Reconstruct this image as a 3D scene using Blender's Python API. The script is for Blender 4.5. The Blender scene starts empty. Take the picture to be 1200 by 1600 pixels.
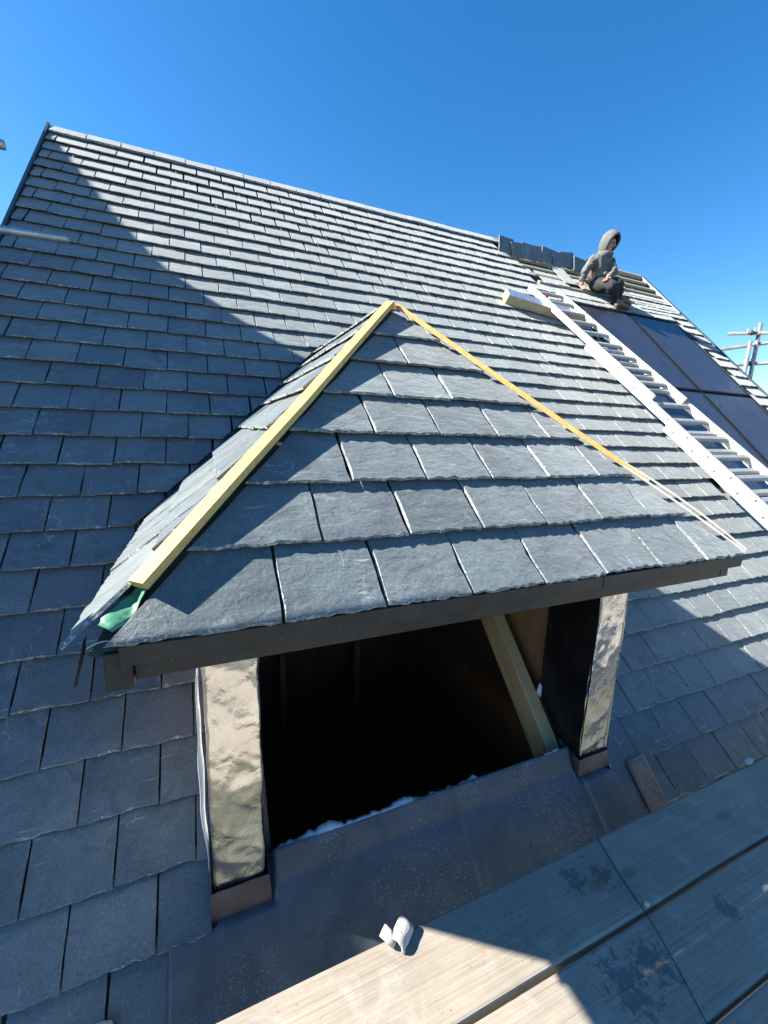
import bpy, bmesh, math, random
from mathutils import Vector, Matrix, noise
random.seed(11)
SC = bpy.context.scene
COL = SC.collection

# ------------------------------------------------------------------ camera, sky, sun, exposure
TH = 0.78393                                   # roof pitch (about 45 degrees)
ST, CT = math.sin(TH), math.cos(TH)
XA = Vector((1, 0, 0)); SA = Vector((0, CT, ST)); NA = Vector((0, -ST, CT))
cam = bpy.data.cameras.new('camera'); cam_o = bpy.data.objects.new('camera', cam); COL.objects.link(cam_o)
cam.lens = 14.555; cam.sensor_width = 36; cam.clip_start = 0.02; cam.clip_end = 3000
R0 = Vector((0.92182786, -0.38636334, 0.03093165)); R1 = Vector((-0.04638868, -0.18920381, -0.98084148)); R2 = Vector((0.38481358, 0.90273212, -0.19233622))
CAMP = NA * 2.05
cm = Matrix((R0, -R1, -R2)).transposed().to_4x4(); cm.translation = CAMP
cam_o.matrix_world = cm
SC.camera = cam_o
SUN = Vector((-1.2, 0.42, 1.0)).normalized()
world = bpy.data.worlds.new('World'); SC.world = world; world.use_nodes = True
wn = world.node_tree
bgn = wn.nodes['Background']
sky = wn.nodes.new('ShaderNodeTexSky'); sky.sky_type = 'NISHITA'; sky.sun_disc = False
sky.sun_elevation = math.asin(SUN.z); sky.sun_rotation = math.atan2(SUN.x, SUN.y)
sky.air_density = 1.0; sky.dust_density = 0.3; sky.ozone_density = 3.0; sky.altitude = 100
hs = wn.nodes.new('ShaderNodeHueSaturation'); hs.inputs['Saturation'].default_value = 1.34
wn.links.new(sky.outputs[0], hs.inputs['Color']); wn.links.new(hs.outputs[0], bgn.inputs[0])
bgn.inputs[1].default_value = 0.072
sl = bpy.data.lights.new('sun', 'SUN'); sl.energy = 5.0; sl.angle = math.radians(0.53); sl.color = (1.0, 0.915, 0.79)
so = bpy.data.objects.new('sun', sl); COL.objects.link(so); so.rotation_euler = SUN.to_track_quat('Z', 'Y').to_euler()
so.location = (-6, 2, 9)
SC.view_settings.view_transform = 'Standard'; SC.view_settings.look = 'None'
SC.view_settings.exposure = 1.74; SC.view_settings.gamma = 1.0
SC.cycles.max_bounces = 6; SC.cycles.diffuse_bounces = 3; SC.cycles.glossy_bounces = 3; SC.cycles.transmission_bounces = 2

# ------------------------------------------------------------------ helpers
def W(x, s, o=0.0): return XA * x + SA * s + NA * o
def proj(p):
    v = Vector(p) - CAMP
    z = R2.dot(v)
    if z < 0.05: return None
    return (R0.dot(v) / z * 646.85 + 600, R1.dot(v) / z * 646.85 + 800)
LOC = {}
def tag(o, label=None, cat=None, group=None, kind=None):
    if label: o['label'] = label
    if cat: o['category'] = cat
    if group: o['group'] = group
    if kind: o['kind'] = kind
    return o
def empty(name, loc, label, cat, group=None):
    o = bpy.data.objects.new(name, None); COL.objects.link(o); o.location = loc; LOC[o] = Matrix.Translation(Vector(loc))
    o.empty_display_size = 0.1
    return tag(o, label, cat, group)
def put(name, me, parent=None, M=None):
    """link mesh me with world matrix M under parent"""
    o = bpy.data.objects.new(name, me); COL.objects.link(o)
    M = M or Matrix.Identity(4)
    LOC[o] = M
    if parent is not None:
        o.parent = parent; o.matrix_basis = LOC[parent].inverted() @ M
    else:
        o.matrix_basis = M
    return o
def mesh(name, vs, fs, mats, mi=None, smooth=False):
    me = bpy.data.meshes.new(name); me.from_pydata([tuple(v) for v in vs], [], fs)
    for m in (mats if isinstance(mats, (list, tuple)) else [mats]): me.materials.append(m)
    if mi: me.polygons.foreach_set('material_index', mi)
    if smooth: me.polygons.foreach_set('use_smooth', [True] * len(me.polygons))
    me.update(); return me
def bm_mesh(name, bm, mats, smooth=False):
    me = bpy.data.meshes.new(name); bm.to_mesh(me); bm.free()
    for m in (mats if isinstance(mats, (list, tuple)) else [mats]): me.materials.append(m)
    if smooth: me.polygons.foreach_set('use_smooth', [True] * len(me.polygons))
    me.update(); return me
def box_bm(sx, sy, sz, bev=0.0, seg=1):
    bm = bmesh.new(); bmesh.ops.create_cube(bm, size=1.0); bmesh.ops.scale(bm, vec=(sx, sy, sz), verts=bm.verts)
    if bev: bmesh.ops.bevel(bm, geom=bm.edges[:], offset=bev, segments=seg, affect='EDGES')
    return bm
def frame(x, y, z, org):
    M = Matrix((x, y, z)).transposed().to_4x4(); M.translation = org; return M
def box(name, c, size, mat, parent=None, bev=0.003, ax=None, seg=1):
    """box centred on world point c with axes ax"""
    me = bm_mesh(name, box_bm(*size, bev, seg), mat)
    M = frame(*(ax or (Vector((1,0,0)), Vector((0,1,0)), Vector((0,0,1)))), Vector(c))
    return put(name, me, parent, M)
def beam(name, a, b, w, t, mat, parent=None, up=None, bev=0.003):
    a, b = Vector(a), Vector(b); d = b - a; L = d.length; d.normalize()
    up = Vector(up or (0, 0, 1)); side = d.cross(up).normalized(); up = side.cross(d)
    me = bm_mesh(name, box_bm(L, w, t, bev), mat)
    return put(name, me, parent, frame(d, side * -1, up, (a + b) / 2))
def tube_me(name, a_len, r, mat, seg=16, wall=0.004):
    """open ended tube along +x, length a_len"""
    vs, fs = [], []
    for k, (x, rr) in enumerate([(0, r - wall), (0, r), (a_len, r), (a_len, r - wall), (0.1 * a_len + 0.0, r - wall)]):
        for i in range(seg):
            a = 2 * math.pi * i / seg; vs.append((x, rr * math.cos(a), rr * math.sin(a)))
    for k in range(3):
        for i in range(seg):
            j = (i + 1) % seg; fs.append((k*seg+i, (k+1)*seg+i, (k+1)*seg+j, k*seg+j))
    for i in range(seg):
        j = (i + 1) % seg; fs.append((3*seg+i, i, j, 3*seg+j))
    return mesh(name, vs, [f[::-1] for f in fs], mat, smooth=True)
def tube(name, a, b, r, mat, parent=None):
    a, b = Vector(a), Vector(b); d = b - a; L = d.length
    q = d.to_track_quat('X', 'Z'); M = q.to_matrix().to_4x4(); M.translation = a
    return put(name, tube_me(name, L, r, mat), parent, M)

# ------------------------------------------------------------------ materials
class NT:
    def __init__(s, name, rough=0.6, metal=0.0, col=(.5,.5,.5)):
        s.m = bpy.data.materials.new(name); s.m.use_nodes = True; s.t = s.m.node_tree
        s.b = s.t.nodes['Principled BSDF']; s.b.inputs['Roughness'].default_value = rough
        s.b.inputs['Metallic'].default_value = metal; s.b.inputs['Base Color'].default_value = (*col, 1)
    def n(s, typ, **kw):
        nd = s.t.nodes.new(typ)
        for k, v in kw.items():
            if k in nd.inputs: nd.inputs[k].default_value = v
            else: setattr(nd, k, v)
        return nd
    def l(s, a, b): s.t.links.new(a, b)
    def pos(s, scale=(1,1,1), obj=False):
        if obj: o = s.n('ShaderNodeTexCoord').outputs['Object']
        else: o = s.n('ShaderNodeNewGeometry').outputs['Position']
        mp = s.n('ShaderNodeMapping'); mp.inputs['Scale'].default_value = scale; s.l(o, mp.inputs[0]); return mp.outputs[0]
    def noise(s, vec, scale, detail=4, rough=0.6, dist=0.0):
        nd = s.n('ShaderNodeTexNoise'); nd.inputs['Scale'].default_value = scale; nd.inputs['Detail'].default_value = detail
        nd.inputs['Roughness'].default_value = rough; nd.inputs['Distortion'].default_value = dist
        s.l(vec, nd.inputs['Vector']); return nd.outputs[0]
    def ramp(s, fac, stops):
        r = s.n('ShaderNodeValToRGB'); e = r.color_ramp.elements
        while len(e) < len(stops): e.new(0.5)
        for i, (p, c) in enumerate(stops): e[i].position = p; e[i].color = (*c, 1) if len(c) == 3 else c
        s.l(fac, r.inputs[0]); return r.outputs[0]
    def mix(s, fac, a, b, mode='MIX'):
        m = s.n('ShaderNodeMix', data_type='RGBA', blend_type=mode)
        for inp, v in ((m.inputs[0], fac), (m.inputs[6], a), (m.inputs[7], b)):
            if isinstance(v, (int, float)): inp.default_value = v
            elif isinstance(v, tuple): inp.default_value = (*v, 1)
            else: s.l(v, inp)
        return m.outputs[2]
    def math(s, op, a, b=0.0):
        m = s.n('ShaderNodeMath', operation=op)
        for inp, v in ((m.inputs[0], a), (m.inputs[1], b)):
            if isinstance(v, (int, float)): inp.default_value = v
            else: s.l(v, inp)
        return m.outputs[0]
    def col(s, c): s.l(c, s.b.inputs['Base Color'])
    def rough(s, c): s.l(c, s.b.inputs['Roughness'])
    def bump(s, h, strength=0.5, dist=0.005):
        b = s.n('ShaderNodeBump'); b.inputs['Strength'].default_value = strength; b.inputs['Distance'].default_value = dist
        s.l(h, b.inputs['Height']); s.l(b.outputs[0], s.b.inputs['Normal']); return b
G3 = lambda v: (v, v, v)

def slate_mat(name, edge=False):
    t = NT(name, 0.55)
    g = t.n('ShaderNodeNewGeometry'); oi = t.n('ShaderNodeObjectInfo')
    rnd = t.math('FRACT', t.math('ADD', g.outputs['Random Per Island'], oi.outputs['Random']))
    base = t.ramp(rnd, [(0.0, (.064,.090,.106)), (.22, (.105,.138,.150)), (.42, (.080,.112,.128)), (.62, (.140,.172,.178)), (.82, (.094,.116,.134)), (1.0, (.116,.150,.160))])
    p = t.pos()
    big = t.noise(p, 5.0, 5, 0.65, 0.6); fine = t.noise(p, 130, 3, 0.6)
    c = t.mix(1.0, base, t.ramp(big, [(.25, G3(.66)), (.75, G3(1.30))]), 'MULTIPLY')
    c = t.mix(0.8, c, t.ramp(fine, [(.3, G3(.70)), (.7, G3(1.32))]), 'MULTIPLY')
    # mineral patches with clear outlines
    pat = t.ramp(t.noise(p, 3.1, 3, 0.55, 1.4), [(.60, G3(0)), (.615, G3(1))])
    c = t.mix(t.math('MULTIPLY', pat, 0.50), c, (.062,.080,.098))
    pat2 = t.ramp(t.noise(t.pos((1, 1, 1)), 4.3, 4, 0.6, 2.2), [(.64, G3(0)), (.66, G3(1))])
    c = t.mix(t.math('MULTIPLY', pat2, 0.34), c, (.22,.26,.26))
    fk = t.math('MULTIPLY', t.ramp(t.noise(p, 170, 2), [(.66, G3(0)), (.72, G3(1))]), t.ramp(t.noise(p, 12, 2), [(.54, G3(0)), (.64, G3(1))]))
    c = t.mix(t.math('MULTIPLY', fk, 0.6), c, (.50,.54,.54))
    # pale scuffs and scratches
    ps = t.pos((9, 55, 55)); ps2 = t.pos((70, 14, 14))
    s1 = t.ramp(t.noise(ps, 1.0, 2, 0.5, 0.4), [(.665, G3(0)), (.73, G3(1))]); s2 = t.ramp(t.noise(ps2, 1.0, 2, 0.5, 0.7), [(.68, G3(0)), (.75, G3(1))])
    gate = t.ramp(t.noise(p, 6.5, 2), [(.5, G3(0)), (.62, G3(1))])
    sc = t.math('MULTIPLY', t.math('MAXIMUM', s1, s2), gate)
    c = t.mix(t.math('MULTIPLY', sc, 0.55), c, (.42,.46,.47))
    vor = t.n('ShaderNodeTexVoronoi', feature='DISTANCE_TO_EDGE'); vor.inputs['Scale'].default_value = 2.3
    dn = t.mix(0.12, p, t.n('ShaderNodeTexNoise', Scale=3.0).outputs[1]); t.l(dn, vor.inputs['Vector'])
    vein = t.math('MULTIPLY', t.ramp(vor.outputs[0], [(0, G3(1)), (.006, G3(0))]), t.ramp(t.noise(p, 2.2, 2), [(.52, G3(0)), (.6, G3(1))]))
    c = t.mix(t.math('MULTIPLY', vein, 0.5), c, (.45,.48,.48))
    if edge:
        c = t.mix(0.10, c, (.40,.43,.42))
        fl = t.math('MULTIPLY', t.ramp(t.noise(p, 95, 3, .7), [(.50, G3(0)), (.58, G3(1))]), t.ramp(t.noise(p, 9, 2), [(.38, G3(0)), (.52, G3(1))]))
        c = t.mix(t.math('MULTIPLY', fl, .75), c, (.55,.58,.56))
    t.col(c)
    t.rough(t.ramp(big, [(.2, G3(.46)), (.8, G3(.66))]))
    t.b.inputs['Specular IOR Level'].default_value = 0.5
    t.b.inputs['Sheen Weight'].default_value = 0.44; t.b.inputs['Sheen Roughness'].default_value = 0.45; t.b.inputs['Sheen Tint'].default_value = (.85,.9,.92,1)
    riv = t.noise(t.pos((1.0, 1.0, 1.0)), 30, 8, 0.68, 0.25)
    led = t.noise(t.pos((11, 22, 22)), 1.0, 3, 0.55, 0.35)
    t.bump(t.math('ADD', t.math('MULTIPLY', riv, .6), t.math('MULTIPLY', t.ramp(led, [(.35, G3(0)), (.5, G3(.5)), (.52, G3(.75)), (.7, G3(1))]), .34)), 0.8 if not edge else 1.0, 0.006)
    return t.m
M_slate = slate_mat('slate'); M_slate_edge = slate_mat('slate_chipped_edge', True)

def lead_mat(name, base=(.10,.118,.145), tint=(.15,.155,.17), rough=.50, metal=.35):
    t = NT(name, rough, metal); p = t.pos()
    a = t.noise(p, 7, 6, .65, .8); b = t.noise(p, 70, 3); e = t.noise(p, 2.2, 4, .6, 1)
    c = t.mix(t.ramp(a, [(.35, G3(0)), (.7, G3(1))]), base, tint)
    c = t.mix(t.ramp(e, [(.45, G3(0)), (.62, G3(.6))]), c, tuple(v * .6 for v in base))
    sp = t.math('MULTIPLY', t.ramp(t.noise(p, 150, 2), [(.58, G3(0)), (.66, G3(1))]), t.ramp(t.noise(p, 3.2, 3), [(.44, G3(0)), (.60, G3(.75))]))
    c = t.mix(sp, c, (.36,.38,.42)); t.col(c)
    t.rough(t.ramp(a, [(.3, G3(rough - .08)), (.7, G3(rough + .14))]))
    t.bump(t.math('ADD', t.math('MULTIPLY', a, .8), t.math('MULTIPLY', b, .15)), .35, .01)
    return t.m
M_lead = lead_mat('lead'); M_leadbrown = lead_mat('stained_lead', (.16,.12,.115), (.26,.18,.15), .5, .35)
M_leadblack = lead_mat('black_lead', (.022,.02,.022), (.05,.042,.042), .33, .5)
def foil_mat():
    t = NT('foil', .2, 1.0, (.9,.88,.84)); p = t.pos((1, 1, .8))
    a = t.noise(p, 11, 4, .5, .4); b = t.noise(p, 45, 4, .6); d = t.noise(p, 5, 3)
    t.col(t.ramp(d, [(.35, (.76,.75,.73)), (.62, (.93,.93,.92))]))
    t.rough(t.ramp(b, [(.3, G3(.14)), (.7, G3(.30))]))
    ridge = t.math('ABSOLUTE', t.math('SUBTRACT', a, .5))
    t.bump(t.math('ADD', t.math('MULTIPLY', ridge, 1.0), t.math('MULTIPLY', b, .04)), .25, .03); return t.m
M_foil = foil_mat()
def wood_mat(name, c0, c1, axis=(1, 22, 22), rough=.62, bump=.25, obj=True, knots=True, scale=1.0):
    t = NT(name, rough); p = t.pos(axis, obj)
    g = t.noise(p, 3.2 * scale, 6, .65, .5); f = t.noise(p, 14 * scale, 3, .6)
    c = t.mix(t.ramp(g, [(.3, G3(0)), (.72, G3(1))]), c0, c1)
    c = t.mix(.35, c, t.ramp(f, [(.3, G3(.6)), (.7, G3(1.25))]), 'MULTIPLY')
    if knots:
        pk = t.pos((2.2, 9, 9), obj); v = t.n('ShaderNodeTexVoronoi'); v.inputs['Scale'].default_value = 1.6; t.l(pk, v.inputs['Vector'])
        k = t.ramp(v.outputs['Distance'], [(.05, G3(1)), (.13, G3(0))]); c = t.mix(t.math('MULTIPLY', k, .7), c, tuple(v * .35 for v in c0))
    t.col(c); t.bump(g, bump, .004); return t.m
M_yellow = wood_mat('treated_yellow_batten', (.50,.32,.09), (.66,.47,.18), (1.2, 20, 20))
M_rafter = wood_mat('raw_pine', (.50,.31,.14), (.64,.44,.23), (1, 16, 16))
M_batten = wood_mat('roof_batten', (.30,.27,.19), (.44,.40,.29), (1, 20, 20), knots=False)
M_ply = wood_mat('brown_board', (.26,.13,.06), (.36,.19,.095), (6, 6, 1), knots=False)
def board_mat():
    t = NT('weathered_board', .8); p = t.pos((.9, 62, 62)); q = t.pos()
    g = t.noise(p, 2.4, 8, .7, .25); g2 = t.noise(t.pos((.9, 150, 150)), 1.5, 3, .6); big = t.noise(q, 2.6, 5, .6, .8)
    oi = t.n('ShaderNodeObjectInfo')
    c = t.ramp(g, [(.22, (.205,.185,.152)), (.5, (.295,.268,.224)), (.78, (.365,.335,.288))])
    c = t.mix(.9, c, t.ramp(big, [(.3, G3(.74)), (.7, G3(1.16))]), 'MULTIPLY')
    c = t.mix(t.math('MULTIPLY', t.ramp(t.noise(q, 9, 6, .7, .6), [(.55, G3(0)), (.68, G3(1))]), .35), c, (.44,.43,.40))
    crack = t.ramp(g2, [(.30, G3(1)), (.37, G3(0))]); c = t.mix(t.math('MULTIPLY', crack, .34), c, (.15,.125,.10))
    # grit, chips and stains
    v = t.n('ShaderNodeTexVoronoi'); v.inputs['Scale'].default_value = 34; t.l(t.mix(.06, q, t.n('ShaderNodeTexNoise', Scale=25.0).outputs[1]), v.inputs['Vector'])
    sp = t.math('MULTIPLY', t.ramp(v.outputs['Distance'], [(.10, G3(1)), (.17, G3(0))]), t.ramp(t.noise(q, 7, 3), [(.50, G3(0)), (.58, G3(1))]))
    c = t.mix(t.math('MULTIPLY', sp, .75), c, (.09,.085,.08))
    def blot(cx, cy, r, colr, seed):
        d = t.n('ShaderNodeVectorMath', operation='DISTANCE'); t.l(q, d.inputs[0]); d.inputs[1].default_value = (cx, cy, 0)
        nn = t.noise(q, 38 + seed, 5, .75, .6)
        f = t.math('ADD', t.math('DIVIDE', d.outputs['Value'], r), t.math('MULTIPLY', t.math('SUBTRACT', nn, .5), 4.2))
        return t.ramp(f, [(.45, G3(1)), (.62, G3(0))]), colr
    for a in ((1.16, -.70, .06, (.055,.065,.08), 0), (1.06, -.68, .055, (.07,.08,.09), 6), (.98, -.93, .10, (.06,.075,.10), 3), (1.10, -.92, .08, (.06,.07,.09), 9), (.86, -.95, .045, (.36,.34,.31), 5), (1.45, -.92, .05, (.08,.085,.09), 2), (.50, -.665, .012, (.34,.17,.08), 4), (.66, -.72, .02, (.28,.20,.13), 7)):
        f, cc = blot(*a); c = t.mix(t.math('MULTIPLY', f, .62), c, cc)
    kv = t.n('ShaderNodeTexVoronoi'); kv.inputs['Scale'].default_value = 1.0; t.l(t.pos((2.6, 6.5, 6.5)), kv.inputs['Vector'])
    kd = t.math('ADD', kv.outputs['Distance'], t.math('MULTIPLY', t.noise(q, 60, 3), .05))
    c = t.mix(t.math('MULTIPLY', t.ramp(kd, [(.10, G3(1)), (.15, G3(0))]), .55), c, (.17,.12,.08))
    sp2 = t.math('MULTIPLY', t.ramp(t.noise(q, 90, 2), [(.66, G3(0)), (.70, G3(1))]), t.ramp(t.noise(q, 5, 3), [(.45, G3(0)), (.6, G3(1))]))
    c = t.mix(t.math('MULTIPLY', sp2, .6), c, (.13,.12,.11))
    t.col(c)
    t.bump(t.math('ADD', t.math('MULTIPLY', g, .5), t.math('MULTIPLY', crack, -.8)), .5, .006); return t.m
M_board = board_mat()
def plain(name, c, rough=.6, metal=0.0, var=.25, scale=8, bump=.15):
    t = NT(name, rough, metal, c); p = t.pos(); a = t.noise(p, scale, 5, .6)
    t.col(t.mix(1.0, c, t.ramp(a, [(.3, G3(1 - var)), (.7, G3(1 + var))]), 'MULTIPLY'))
    if bump: t.bump(a, bump, .01)
    return t.m
def fascia_mat():
    t = NT('brown_fascia', .42, 0.0); p = t.pos(); a = t.noise(p, 9, 6, .7, .5); b = t.noise(p, 60, 3)
    c = t.mix(t.ramp(a, [(.4, G3(0)), (.72, G3(1))]), (.036,.030,.027), (.065,.056,.051))
    c = t.mix(t.math('MULTIPLY', t.ramp(b, [(.66, G3(0)), (.74, G3(1))]), .45), c, (.24,.23,.22)); t.col(c); return t.m
M_fascia = fascia_mat()
M_alu = plain('aluminium', (.56,.56,.55), .5, .6, .16, 30, .1)
M_aludark = plain('dull_aluminium', (.42,.43,.43), .5, .7, .2, 25, .05)
M_rung = plain('dull_rung', (.34,.34,.33), .6, .15, .2, 25, .05)
M_galv = plain('galvanised_steel', (.46,.46,.44), .45, .8, .25, 14, .05)
M_coup = plain('coupler_steel', (.12,.11,.10), .6, .4, .3, 30, .1)
M_membrane = plain('dark_membrane', (.030,.045,.038), .55, 0, .3, 6, .3)
M_green = plain('green_underlay', (.05,.20,.13), .5, 0, .3, 12, .5)
M_white = plain('white_membrane', (.62,.66,.70), .6, 0, .1, 20, .4)
M_black = plain('black_edge', (.012,.013,.016), .5, 0, .3, 20, .1)
M_foam = plain('yellow_foam', (.66,.52,.22), .85, 0, .18, 30, .3)
M_foamskin = plain('tan_board_skin', (.46,.38,.24), .7, 0, .18, 14, .1)
M_silver = plain('silver_facing', (.75,.77,.80), .35, .8, .1, 16, .5)
M_vtrim = plain('verge_trim', (.33,.34,.33), .45, .3, .15, 10, .05)
M_vdark = plain('dark_verge_trim', (.045,.06,.07), .4, 0, .2, 10, .05)
M_strip = plain('pale_strip', (.50,.49,.44), .6, 0, .15, 20, .05)
M_wall = plain('render_wall', (.55,.50,.42), .85, 0, .12, 4, .3)
M_brick = plain('neighbour_brick', (.15,.085,.065), .85, 0, .25, 12, .3)
M_brown = plain('brown_roof_tiles', (.13,.075,.055), .8, 0, .3, 10, .4)
M_shadow_sheet = plain('blue_shadow_sheet', (.05,.12,.25), .45, 0, .2, 7, .5)
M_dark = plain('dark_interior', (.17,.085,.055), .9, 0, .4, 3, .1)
M_mortar = plain('mortar', (.42,.42,.41), .9, 0, .2, 60, .6)
M_pale = plain('pale_offcut', (.50,.52,.46), .75, 0, .15, 40, .4)
M_hood = plain('grey_hoodie', (.125,.13,.13), .9, 0, .22, 30, .5)
M_trou = plain('dark_trousers', (.028,.030,.034), .9, 0, .35, 22, .5)
M_skin = plain('skin', (.46,.25,.18), .55, 0, .12, 30, .05)
M_shoe = plain('dusty_shoe', (.14,.13,.115), .85, 0, .25, 40, .3)
M_sole = plain('shoe_sole', (.06,.055,.05), .85, 0, .2, 40, .2)
M_red = plain('red_plastic', (.55,.03,.05), .4, 0, .1, 20, 0)
def panel_mat():
    t = NT('solar_glass', .22, 0.0); p = t.pos()
    a = t.noise(p, 3, 5, .6)
    t.col(t.mix(t.ramp(a, [(.3, G3(0)), (.7, G3(1))]), (.030,.034,.050), (.050,.050,.062)))
    t.rough(t.ramp(a, [(.3, G3(.20)), (.7, G3(.34))])); t.b.inputs['Specular IOR Level'].default_value = .5
    return t.m
M_panel = panel_mat(); M_pframe = plain('panel_frame', (.012,.014,.020), .7, 0, .1, 10, 0)
def ground_mat():
    t = NT('ground', .95); p = t.pos(); a = t.noise(p, .12, 6, .6); b = t.noise(p, 3, 4)
    c = t.mix(t.ramp(a, [(.4, G3(0)), (.6, G3(1))]), (.05,.055,.035), (.10,.095,.08)); t.col(t.mix(.5, c, t.ramp(b, [(.3, G3(.7)), (.7, G3(1.3))]), 'MULTIPLY')); return t.m
M_ground = ground_mat()

# ------------------------------------------------------------------ dimensions
GA, SW = 0.203, 0.25                   # main roof: course gauge, slate width
XL, XR = -1.31, 7.34                   # verges
S_RIDGE, S_EAVE = 6.10, -1.05
DXL, DXR, DXC = -0.25, 2.04, 0.885     # dormer eaves and ridge in x
DYE, DZE, DYA, DZA = -0.482, 0.975, 0.655, 2.055
FP = math.atan2(DZA - DZE, DYA - DYE); FL = math.hypot(DZA - DZE, DYA - DYE)
SPL = math.atan2(DZA - DZE, DXC - DXL); SLL = math.hypot(DZA - DZE, DXC - DXL)
SPR = math.atan2(DZA - DZE, DXR - DXC); SLR = math.hypot(DZA - DZE, DXR - DXC)
VS0, VS1 = DZE / ST, DZA / ST          # slope distance of valley foot and valley head
WY, PXL0, PXL1, PXR0, PXR1 = -0.205, -0.05, 0.118, 1.62, 1.80   # front wall plane and posts
SILL_S = -0.16

# ------------------------------------------------------------------ slates
def clip_poly(poly, a, b, c):
    """keep points with a*x + b*y <= c"""
    out = []
    for i, p in enumerate(poly):
        q = poly[(i + 1) % len(poly)]
        dp = a * p[0] + b * p[1] - c; dq = a * q[0] + b * q[1] - c
        if dp <= 0: out.append(p)
        if (dp < 0 < dq) or (dq < 0 < dp):
            t = dp / (dp - dq); out.append((p[0] + t * (q[0] - p[0]), p[1] + t * (q[1] - p[1])))
    return out
def area(poly): return abs(sum(p[0] * q[1] - q[0] * p[1] for p, q in zip(poly, poly[1:] + poly[:1]))) / 2
def slate_geo(poly, L, rnd, zb=.038, zt=.009, th=.008, jag=1.0, nb=8, side=1.0, gap=0.0):
    """riven slate from a convex outline (counter-clockwise, y=0 is the tail edge): chipped bevelled edges"""
    outer, inner = [], []
    if gap: cx_ = sum(p[0] for p in poly) / len(poly); poly = [(p[0] - gap if p[0] > cx_ else p[0] + gap, p[1]) for p in poly]
    n = len(poly)
    for i, p in enumerate(poly):
        q = poly[(i + 1) % n]
        dx, dy = q[0] - p[0], q[1] - p[1]; ln = math.hypot(dx, dy)
        if ln < .004: continue
        nx, ny = dy / ln, -dx / ln
        tail = abs(p[1]) < 1e-5 and abs(q[1]) < 1e-5
        top = min(p[1], q[1]) > L - 1e-4
        k = 1 if top else max(1, min(nb if tail else (5 if nb > 10 else 3), int(ln / ((.031 if nb < 10 else .019) if tail else .05)) + 1))
        for j in range(k):
            t = j / k
            if j: t += rnd.uniform(-.3, .3) / k
            x, y = p[0] + dx * t, p[1] + dy * t
            o = 0 if top else rnd.uniform(-.0035, .003) * jag * (1.2 if tail else .6)
            e = 0.001 if top else (rnd.choice((.0015, .003, .005, .0085)) * rnd.uniform(.7, 1.2) if tail else rnd.uniform(.0015, .006) * side) * jag
            if j == 0: o = min(o, 0); e *= .8
            outer.append((x + nx * o, y + ny * o)); 
            pe = poly[i - 1]; 
            if j == 0:   # corner: move inwards along the bisector
                ex, ey = p[0] - pe[0], p[1] - pe[1]; el = math.hypot(ex, ey) or 1; mx, my = ey / el, -ex / el
                inner.append((x - (nx + mx) * e * .8, y - (ny + my) * e * .8))
            else: inner.append((x + nx * (o - e), y + ny * (o - e)))
    m = len(outer)
    if m < 3: return None
    z = lambda y: zb + (zt - zb) * y / L
    vs = [(x, y, z(y) + rnd.uniform(-.0006, .0006)) for x, y in inner] + [(x, y, z(y) - th) for x, y in outer]
    fs = [tuple(range(m))] + [(i, i + m, (i + 1) % m + m, (i + 1) % m) for i in range(m)]
    return vs, fs, [0] + [1] * m
def slate_me(name, geo): return mesh(name, geo[0], geo[1], [M_slate, M_slate_edge], geo[2])
def rect(w, L): return [(-w / 2, 0), (w / 2, 0), (w / 2, L), (-w / 2, L)]
rs = random.Random(5)
VAR = {}
def variant(key, w, L, n, **kw):
    if key not in VAR: VAR[key] = [slate_me('slate', slate_geo(rect(w, L), L, rs, **kw)) for _ in range(n)]
    return rs.choice(VAR[key])

# ------------------------------------------------------------------ ground, house body, added shadow house
gp = put('ground', mesh('ground', [(-900,-900,-6.2),(900,-900,-6.2),(900,900,-6.2),(-900,900,-6.2)], [(0,1,2,3)], M_ground)); tag(gp, kind='structure')

house = empty('house', (3.0, 4.2, -6.2), 'pale rendered house wall under the slate roof behind the scaffold', 'house')
EY, EZ = W(0, S_EAVE).y, W(0, S_EAVE).z
RY, RZ = W(0, S_RIDGE).y, W(0, S_RIDGE).z
def prism_x(name, prof, x0, x1, mat, parent):
    n = len(prof); vs = [(x0, y, z) for y, z in prof] + [(x1, y, z) for y, z in prof]
    fs = [tuple(range(n))[::-1], tuple(range(n, 2 * n))] + [(i, (i + 1) % n, (i + 1) % n + n, i + n) for i in range(n)]
    me = mesh(name, vs, fs, mat); bm = bmesh.new(); bm.from_mesh(me); bmesh.ops.recalc_face_normals(bm, faces=bm.faces); bm.to_mesh(me); bm.free()
    return put(name, me, parent)
wy0, wy1 = EY + .25, 2 * RY - EY - .25
prism_x('wall', [(wy0, -6.2), (wy0 + .25, -6.2), (wy0 + .25, EZ - .2), (wy0, EZ - .2)], XL + .1, XR - .1, M_wall, house)
prism_x('wall', [(wy1 - .25, -6.2), (wy1, -6.2), (wy1, EZ - .2), (wy1 - .25, EZ - .2)], XL + .1, XR - .1, M_wall, house)
for xx in (XL + .1, XR - .35):
    prism_x('gable_wall', [(wy0 + .25, -6.2), (wy1 - .25, -6.2), (wy1 - .25, EZ + .1), (RY, RZ - .28), (wy0 + .25, EZ + .1)], xx, xx + .25, M_wall, house)
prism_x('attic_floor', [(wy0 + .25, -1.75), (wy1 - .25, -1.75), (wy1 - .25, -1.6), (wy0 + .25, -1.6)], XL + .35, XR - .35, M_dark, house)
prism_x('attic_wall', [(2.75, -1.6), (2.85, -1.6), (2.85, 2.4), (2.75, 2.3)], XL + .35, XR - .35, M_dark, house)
prism_x('attic_partition', [(-.15, -1.6), (2.75, -1.6), (2.75, 2.3), (1.2, .95), (.0, -.30)], -.55, -.50, M_ply, house)
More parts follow.
